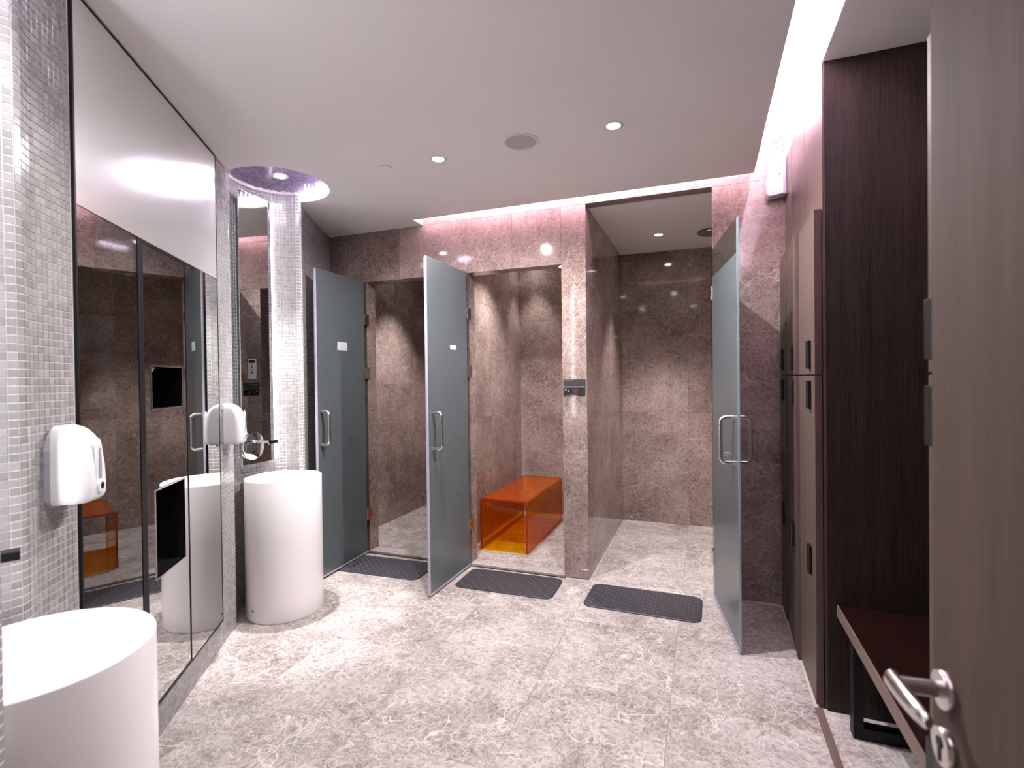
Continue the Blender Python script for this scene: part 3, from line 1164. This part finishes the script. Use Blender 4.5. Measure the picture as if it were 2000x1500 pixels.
# ------------------------------------------------------------------ glass shower doors
def shower_door(hinge, tip, label, W, hinge_z, clear_top, sticker, marks, handle_n, handle_d, knob):
    """local x runs from hinge to free edge, local y is the face normal"""
    ang = math.atan2(tip[1] - hinge[1], tip[0] - hinge[0])
    t = thing('shower_door', label, 'shower door', (hinge[0], hinge[1], 0), ang, 'frosted glass shower doors')
    z0, z1 = 0.012, 2.193
    h = 0.005
    cm = 0.052
    zt = z1 - clear_top
    obj('frosted_pane', box(B(), cm, W - 0.003, -h, h, z0, zt), M['frost'], t)
    bm = box(B(), 0.012, cm, -h, h, z0, z1)
    if clear_top:
        box(bm, cm, W - 0.003, -h, h, zt, z1)
    obj('clear_pane', bm, M['clear'], t)
    obj('glass_edge', cbox(B(), W - 0.003, W, -h - 0.0004, h + 0.0004, z0, z1, 0.0008), M['edge'], t)
    obj('seal', cbox(B(), W - 0.004, W + 0.011, -0.0065, 0.0065, z0 + 0.01, z1 - 0.012, 0.002) if not clear_top else cbox(B(), W - 0.0005, W + 0.003, -0.0058, 0.0058, z0, z1, 0.001), M['edge'] if clear_top else M['seal'], t)
    obj('bottom_seal', cbox(B(), 0.03, W - 0.004, -0.006, 0.006, 0.0125, 0.024, 0.001), M['seal'], t)
    for z in hinge_z:
        hg = obj('hinge', cbox(B(), -0.008, 0.058, -0.013, 0.013, z - 0.044, z + 0.044, 0.002), M['steel'], t)
        bm = B()
        for dz in (-0.024, 0.024):
            for sy in (-1, 1):
                cyl(bm, (0.04, sy * 0.0125, z + dz), (0.04, sy * 0.0145, z + dz), 0.006, 12)
        obj('screw', bm, M['chrome'], hg, 40)
    # pull handles on both faces
    xh = W - handle_d
    for sy in ((-1, 1) if clear_top else (1,)):
        pts = []
        za, zb, pr, rr = 0.942, 1.198, 0.072, 0.030
        ze, zf = za + 0.010, zb - 0.010
        pts.append((xh, sy * 0.005, zf))
        pts.append((xh, sy * (pr - rr), zf))
        for k in range(1, 7):
            a = PI / 2 * k / 6
            pts.append((xh, sy * (pr - rr + rr * math.sin(a)), zf - rr + rr * math.cos(a)))
        for k in range(0, 7):
            a = PI / 2 * k / 6
            pts.append((xh, sy * (pr - rr + rr * math.cos(a)), ze + rr - rr * math.sin(a)))
        pts.append((xh, sy * 0.005, ze))
        hd = obj('handle', tube(B(), pts, 0.0118, 14), M['steel'], t, 50)
        bm = B()
        for z in (ze, zf):
            cyl(bm, (xh, sy * 0.0045, z), (xh, sy * 0.009, z), 0.0135, 18)
        obj('collar', bm, M['chrome'], hd, 40)
    if knob:
        kb = obj('knob', tube(B(), [(knob, -0.022, 0.972), (knob, 0.022, 0.972)], 0.010, 16), M['chrome'], t, 40)
    if sticker:
        x, z, w, hh = sticker
        obj('sticker', box(B(), x - w / 2, x + w / 2, 0.0050, 0.0062, z - hh / 2, z + hh / 2) if sticker[0] and label.startswith('left') else box(B(), x - w / 2, x + w / 2, 0.0050, 0.0060, z - hh / 2, z + hh / 2), M['sticker'], t)
    if marks:
        # small printed pictogram and lettering beside the handle
        sy = marks
        bm = B()
        y0, y1 = sorted((sy * 0.0050, sy * 0.0058))
        xm = xh - 0.035
        for dx, dz, w, hh in ((-0.004, 0.112, 0.006, 0.034), (0.004, 0.098, 0.008, 0.008), (-0.002, 0.075, 0.014, 0.007), (0.003, 0.060, 0.006, 0.012),
                              (-0.003, 0.016, 0.008, 0.030), (0.003, -0.014, 0.010, 0.007), (-0.003, -0.026, 0.007, 0.008)):
            box(bm, xm + dx - w / 2, xm + dx + w / 2, y0, y1, 1.03 + dz - hh / 2, 1.03 + dz + hh / 2)
        obj('printed_mark', bm, M['print'], t)
    return t


HZ = (1.89, 1.46, 0.32)
shower_door((-2.563, 3.497), (-2.530, 2.862), 'left frosted shower door, standing open beside the mosaic wall', 0.632, HZ, 0.0, (0.34, 1.66, 0.12, 0.062), 0, 0.06, 0.036, 0.26)
shower_door((-1.650, 3.497), (-1.657, 2.870), 'middle frosted shower door, standing open beside the orange bench', 0.625, HZ, 0.0, (0.27, 1.625, 0.09, 0.030), 1, 0.06, 0.055, 0.165)
shower_door((0.047, 3.497), (0.161, 2.795), 'right frosted shower door with a clear top band, near the lockers', 0.712, (2.02 - 0.10, 0.26), 0.175, None, -1, 0.06, 0.090, 0.44)

# ------------------------------------------------------------------ bath mats
def mat(c, w, d, rot, label):
    t = thing('bath_mat', label, 'bath mat', (c[0], c[1], 0.0004), rot, 'grey rubber bath mats')
    pts = rrect(w, d, 0.055, 8)
    inner = rrect(w - 0.008, d - 0.008, 0.052, 8)
    bm = B()
    loft(bm, [[(x, y, 0.0) for x, y in pts], [(x, y, 0.005) for x, y in pts], [(x, y, 0.0075) for x, y in inner]])
    obj('sheet', bm, M['mat'], t)
    bm = B()
    nx, ny = 28, 14
    for i in range(nx):
        for j in range(ny):
            x = -w / 2 + w * (i + 0.5) / nx
            y = -d / 2 + d * (j + 0.5) / ny
            if abs(x) > w / 2 - 0.05 and abs(y) > d / 2 - 0.05:
                continue
            lathe(bm, [(0.0052, 0.0074), (0.0048, 0.0084), (0.0028, 0.0091), (0, 0.0093)], 8, (x, y, 0))
    o = obj('bumps', bm, M['mat'], t, 60)
    o['kind'] = 'stuff'
    bm = B()
    for i in range(nx - 1):
        for j in range(ny - 1):
            if (i + j) % 2:
                continue
            x = -w / 2 + w * (i + 1.0) / nx
            y = -d / 2 + d * (j + 1.0) / ny
            lathe(bm, [(0.0032, 0.0075), (0.0030, 0.0079), (0, 0.0079)], 6, (x, y, 0))
    o = obj('drain_holes', bm, M['dot'], t)
    o['kind'] = 'stuff'
    return t


mat((-2.245, 3.245), 0.70, 0.335, math.radians(2.0), 'dark grey rubber mat in front of the leftmost shower')
mat((-1.262, 3.262), 0.685, 0.345, math.radians(1.0), 'grey dimpled rubber mat between the middle door and marble pier')
mat((-0.368, 3.255), 0.69, 0.36, math.radians(-1.0), 'grey dimpled rubber mat in front of the rightmost shower')

# ------------------------------------------------------------------ orange acrylic benches in the showers
def u_profile(w, top, r):
    pts = [(-w, 0.0)]
    for k in range(7):
        a = PI - PI / 2 * k / 6
        pts.append((-w + r + r * math.cos(a), top - r + r * math.sin(a)))
    for k in range(7):
        a = PI / 2 - PI / 2 * k / 6
        pts.append((w - r + r * math.cos(a), top - r + r * math.sin(a)))
    pts.append((w, 0.0))
    return pts


def acrylic_bench(loc, w2, L1, label):
    ht, th, rr, L0 = 0.422, 0.015, 0.022, 0.0
    t = thing('acrylic_bench', label, 'bench', loc, 0, 'orange acrylic shower benches')
    bm = B()
    po = u_profile(w2, ht, rr)
    pi_ = u_profile(w2 - th, ht - th, rr - th + 0.004)
    vo = [[bm.verts.new((x, y, z)) for x, z in po] for y in (L0, L1)]
    vi = [[bm.verts.new((x, y, z)) for x, z in pi_] for y in (L0, L1)]
    n = len(po)
    for k in range(n - 1):
        bm.faces.new((vo[0][k], vo[0][k + 1], vo[1][k + 1], vo[1][k]))
        bm.faces.new((vi[0][k], vi[1][k], vi[1][k + 1], vi[0][k + 1]))
        bm.faces.new((vo[0][k], vi[0][k], vi[0][k + 1], vo[0][k + 1]))
        bm.faces.new((vo[1][k], vo[1][k + 1], vi[1][k + 1], vi[1][k]))
    for k in (0, n - 1):
        bm.faces.new((vo[0][k], vo[1][k], vi[1][k], vi[0][k]))
    for f_ in bm.faces:
        if len({round(v.co.y, 4) for v in f_.verts}) == 1:
            f_.material_index = 1
    st = obj('bent_sheet', bm, M['orange'], t, 35)
    st.data.materials.append(M['orange_edge'])
    obj('base_sheet', box(B(), -w2 + th, w2 - th, L0 + 0.001, L1 - 0.001, 0.0, th * 0.6), M['orange_thin'], t)
    return t


acrylic_bench((-1.530, 3.845, 0.0005), 0.206, 1.05, 'large see-through orange acrylic bench in the second shower')
acrylic_bench((-2.030, 3.870, 0.0005), 0.140, 0.62, 'smaller orange acrylic bench in the leftmost shower, seen in the mirror')

# ------------------------------------------------------------------ small fittings in and around the showers
def control(x0, label, device):
    t = thing('control_panel', label, 'control panel', (x0, YB, 1.338), 0, 'shower control panels on the marble piers')
    w = 0.076
    bm = cbox(B(), -w, w, -0.010, 0, 0.004, 0.053, 0.0015)
    up = obj('upper_plate', bm, M['plate'], t)
    bm = box(B(), -w + 0.006, -0.012, -0.0108, -0.0098, 0.0420, 0.0440)
    obj('lettering', bm, M['dot'], up)
    bm = box(B(), -w, w, -0.0105, 0, -0.0005, 0.0030)
    obj('metal_strip', bm, M['steel'], t)
    bm = cbox(B(), -w, w, -0.010, 0, -0.054, -0.002, 0.0015)
    lo = obj('lower_plate', bm, M['plate_black'], t)
    bm = B()
    for dx, dz in ((-0.060, -0.018), (-0.040, -0.027)):
        cyl(bm, (dx, -0.0098, dz), (dx, -0.0106, dz), 0.0055, 14)
    obj('touch_dot', bm, M['dot'], lo)
    obj('display', box(B(), -0.004, 0.026, -0.0106, -0.0098, -0.042, -0.014), M['red_led'], lo)
    return t


control(-0.848, 'black control plates on the marble pier left of the rightmost shower', False)
control(-1.760, 'black control plates on the pier hidden behind the middle glass door', True)
t = thing('remote_control', 'white remote unit above the control plates, seen in the niche mirror', 'remote control', (-1.785, YB, 1.425))
obj('case', cbox(B(), -0.040, 0.040, -0.022, 0, 0.0, 0.175, 0.008), M['white'], t)
obj('screen', box(B(), -0.030, 0.030, -0.0228, -0.0216, 0.138, 0.162), M['plate_black'], t)
bm = B()
for dx, dz, w, hh in ((0, 0.122, 0.020, 0.006), (0, 0.104, 0.014, 0.014), (0, 0.080, 0.044, 0.007)):
    box(bm, dx - w / 2, dx + w / 2, -0.0228, -0.0216, dz - hh / 2, dz + hh / 2)
obj('lettering', bm, M['print'], t)
obj('emblem', cyl(B(), (0.0, -0.0216, 0.058), (0.0, -0.0229, 0.058), 0.012, 16), M['blue_print'], t)

bm = cbox(B(), -0.022, 0.0, -0.012, 0.03, -0.024, 0.0, 0.003)
tag(obj('door_stop', bm, M['steel'], None, None, (-0.9345, 3.53, 2.199)), 'small metal door stop at the top corner beside the marble pier', 'door stop')
# low chrome tap in the first shower
t = thing('shower_tap', 'low chrome tap on the side wall of the leftmost shower', 'tap', (-2.93, 4.93, 0.16))
obj('wall_flange', cyl(B(), (0, 0, 0), (0.012, 0, 0), 0.03, 20), M['chrome'], t, 40)
obj('pipe', tube(B(), [(0.01, 0, 0), (0.08, 0, 0), (0.10, 0, -0.008), (0.108, 0, -0.028)], 0.012, 12), M['chrome'], t, 50)
obj('lever', cbox(B(), 0.03, 0.11, -0.008, 0.008, 0.018, 0.027, 0.003), M['chrome'], t)
# robe hook and wall knob in the third shower
t = thing('robe_hook', 'small chrome double hook on the left wall of the rightmost shower', 'hook', (-0.76, 4.83, 1.785))
obj('base', cyl(B(), (0, 0, 0), (0.008, 0, 0), 0.014, 18), M['chrome'], t, 40)
obj('prong', tube(B(), [(0.006, -0.004, 0), (0.030, -0.030, -0.004), (0.040, -0.052, 0.006), (0.042, -0.064, 0.014)], 0.0045, 10), M['chrome'], t, 50)
obj('prong', tube(B(), [(0.006, 0.004, 0), (0.030, 0.022, -0.004), (0.040, 0.036, 0.006)], 0.0045, 10), M['chrome'], t, 50)
t = thing('wall_knob', 'small chrome knob on the back wall of the rightmost shower', 'knob', (-0.03, YS, 1.531))
obj('rose', cyl(B(), (0, 0, 0), (0, -0.006, 0), 0.022, 20), M['chrome'], t, 40)
obj('stem', cyl(B(), (0, -0.006, 0), (0, -0.035, 0), 0.009, 16), M['chrome'], t, 40)
obj('tip', lathe(B(), [(0, 0.012), (0.010, 0.008), (0.013, 0), (0.010, -0.008), (0, -0.012)], 16), M['chrome'], t, 60, (0, -0.040, 0))
# flush rain head in the third shower ceiling
t = thing('rain_shower_head', 'round flush shower head on the ceiling of the rightmost shower', 'shower head', (0.06, 4.55, ZC))
obj('neck', cyl(B(), (0, 0, 0), (0, 0, -0.012), 0.03, 20), M['chrome'], t, 40)
obj('disc', lathe(B(), [(0, -0.012), (0.10, -0.012), (0.104, -0.016), (0.10, -0.022), (0, -0.022)], 40), M['steel'], t, 40)

# ------------------------------------------------------------------ lockers
def pull(parent, y, z, hgt=0.122):
    bm = cbox(B(), -0.014, 0.0, y - 0.024, y + 0.024, z - hgt / 2, z + hgt / 2, 0.002)
    h = obj('pull', bm, M['black'], parent)
    bm = box(B(), -0.0150, -0.0135, y - 0.024, y - 0.0215, z - hgt / 2 + 0.002, z + hgt / 2 - 0.002)
    obj('bright_edge', bm, M['steel'], h)
    return h


def locker(y0, y1, label, ajar=(0, 0), near_handle=True, open_near=False, depth=0.55):
    """local origin: far lower corner of the door face; doors hinge at the far side"""
    t = thing('locker', label, 'locker', (XP, y1, 0), 0, 'tall laminate lockers')
    w = y1 - y0
    bm = box(B(), 0.0, depth, -w + 0.001, -0.001, 0.0, 2.12)
    obj('carcass', bm, M['locker'], t)
    obj('upper_panel', box(B(), 0.0, depth, -w + 0.001, -0.001, 2.1205, ZR - 0.001), M['locker'], t)
    for (z0, z1), aj, hz in (((1.403, 2.092), ajar[0], (1.490,)), ((0.012, 1.398), ajar[1], (1.315, 0.595))):
        d = obj('door', cbox(B(), -0.030, -0.002, -w + 0.002, -0.002, z0, z1, 0.0015), M['locker'], t)
        d.rotation_euler = (0, 0, math.radians(-aj))
        for z in hz:
            hy = (-w + 0.10) if near_handle else -0.045
            p = pull(d, hy, z)
            p.location = (-0.030, 0, 0)
    return t


GL = 'tall laminate lockers'
locker(2.455, 2.838, 'brown laminate locker nearest of the far three, beside the bench alcove', (0.3, 0.3))
locker(2.842, 3.242, 'middle of the three far brown lockers, door slightly ajar', (2.4, 2.2))
locker(3.246, 3.488, 'narrow brown locker against the marble wall', (1.4, 1.4))
locker(0.905, 1.300, 'brown locker beyond the bench, half behind the entrance door', (0, 0), False)
locker(0.505, 0.901, 'second locker from the bench on the entrance side', (0, 0), False)
locker(0.105, 0.501, 'third locker from the bench on the entrance side', (0, 0), False)
locker(-0.295, 0.101, 'locker beside the entrance wall', (0, 0), False)
# alcove of the bench: end panels and back
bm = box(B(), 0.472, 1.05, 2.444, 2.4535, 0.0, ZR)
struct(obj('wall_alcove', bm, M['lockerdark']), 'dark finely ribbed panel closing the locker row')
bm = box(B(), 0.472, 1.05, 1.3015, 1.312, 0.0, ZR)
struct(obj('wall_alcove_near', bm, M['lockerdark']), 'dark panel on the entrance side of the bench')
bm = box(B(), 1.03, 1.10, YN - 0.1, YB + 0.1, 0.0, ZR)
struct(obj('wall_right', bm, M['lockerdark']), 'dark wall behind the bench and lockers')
# air freshener on the locker panel
t = thing('air_freshener', 'white automatic air freshener high on the locker beside the marble wall', 'air freshener', (XP, 3.455, 2.475))
obj('back_plate', cbox(B(), -0.016, -0.0003, -0.040, 0.036, 0.0, 0.245, 0.003), M['whitegrey'], t)
pf = [(-0.016, 0.004), (-0.092, -0.006), (-0.105, 0.006), (-0.108, 0.05), (-0.106, 0.115), (-0.096, 0.128), (-0.092, 0.15), (-0.092, 0.205), (-0.100, 0.222), (-0.092, 0.232), (-0.016, 0.243)]
bm = B()
loft(bm, [[(x, y, z) for x, z in pf] for y in (-0.042, 0.038)])
bmesh.ops.bevel(bm, geom=bm.edges[:], offset=0.0025, segments=1, affect='EDGES')
cv = obj('cover', bm, M['white'], t, 30)
obj('lock_hole', cyl(B(), (-0.038, -0.0415, 0.118), (-0.038, -0.0430, 0.118), 0.006, 14), M['print'], t)

# ------------------------------------------------------------------ bench in the alcove
t = thing('bench', 'dark wooden bench on black steel legs in the locker alcove', 'bench', (0.505, 1.314, 0))
LB = 1.128
obj('seat', cbox(B(), 0.006, 0.50, 0.0, LB, 0.404, 0.450, 0.001), M['benchtop'], t)
obj('front_edge', cbox(B(), 0.0, 0.006, 0.0, LB, 0.404, 0.4495, 0.0008), M['benchedge'], t)
for yy in (1.00, 0.14):
    bm = B()
    a, b, w, dd = 0.022, 0.46, 0.034, 0.024
    box(bm, a, a + w, yy - dd, yy + dd, 0.001, 0.4035)
    box(bm, b - w, b, yy - dd, yy + dd, 0.001, 0.4035)
    box(bm, a + w, b - w, yy - dd, yy + dd, 0.001, 0.045)
    box(bm, a + w, b - w, yy - dd, yy + dd, 0.370, 0.4035)
    obj('leg_frame', bm, M['black'], t)

# ------------------------------------------------------------------ entrance door (open, right beside the camera)
hd = Vector((0.05, -0.9987))
ed = Vector((0.318, 0.938))
ang = math.atan2(hd.y, hd.x)
d1 = link(bpy.data.objects.new('door_1', None))
d1.location = (ed.x, ed.y, 0)
d1.rotation_euler = (0, 0, ang)
struct(d1, 'open brown veneered entrance door with steel lever handle')
# local x: from free edge to hinge; local y = left of travel  -> +x side of the room is +y
obj('leaf', cbox(B(), 0.0, 0.86, 0.0, 0.045, 0.008, 2.32, 0.002), M['doorwood'], d1)
zl = 0.95
bm = B()
loft(bm, [[(0.045 + r_ * math.cos(2 * PI * i / 36), y_, zl + r_ * math.sin(2 * PI * i / 36)) for i in range(36)] for r_, y_ in ((0.027, 0.0), (0.027, -0.008), (0.0255, -0.010))])
rose = obj('rose', bm, M['steel'], d1, 40)
bm = tube(B(), [(0.045, -0.009, zl), (0.045, -0.064, zl)], 0.0118, 20)
obj('lever_neck', bm, M['steel'], rose, 50)
bm = B()
secs = []
for x, w, hh in ((0.032, 0.007, 0.012), (0.034, 0.010, 0.0145), (0.055, 0.010, 0.0145), (0.085, 0.0098, 0.0138), (0.112, 0.009, 0.0125), (0.132, 0.007, 0.010), (0.137, 0.004, 0.006)):
    yc = -0.064 + 0.010 * max(0, (x - 0.06) / 0.1) ** 2
    secs.append([(x, yc + w * math.cos(2 * PI * i / 20), zl + hh * math.sin(2 * PI * i / 20)) for i in range(20)])
loft(bm, secs)
obj('lever_grip', bm, M['steel'], rose, 50)
bm = B()
zk = 0.868
loft(bm, [[(0.045 + r_ * math.cos(2 * PI * i / 36), y_, zk + r_ * math.sin(2 * PI * i / 36)) for i in range(36)] for r_, y_ in ((0.027, 0.0), (0.027, -0.008), (0.0255, -0.010))])
kp = obj('key_rose', bm, M['steel'], d1, 40)
bm = B()
cyl(bm, (0.045, -0.0102, zk + 0.006), (0.045, -0.0112, zk + 0.006), 0.0085, 18)
box(bm, 0.0415, 0.0485, -0.0112, -0.0098, zk - 0.020, zk + 0.004)
obj('key_cylinder', bm, M['black'], kp)

# wall behind the photographer
bm = box(B(), -3.4, 1.1, YN - 0.1, YN, 0, ZT)
struct(obj('wall_front', bm, M['backwall']), 'plain wall on the entrance side')
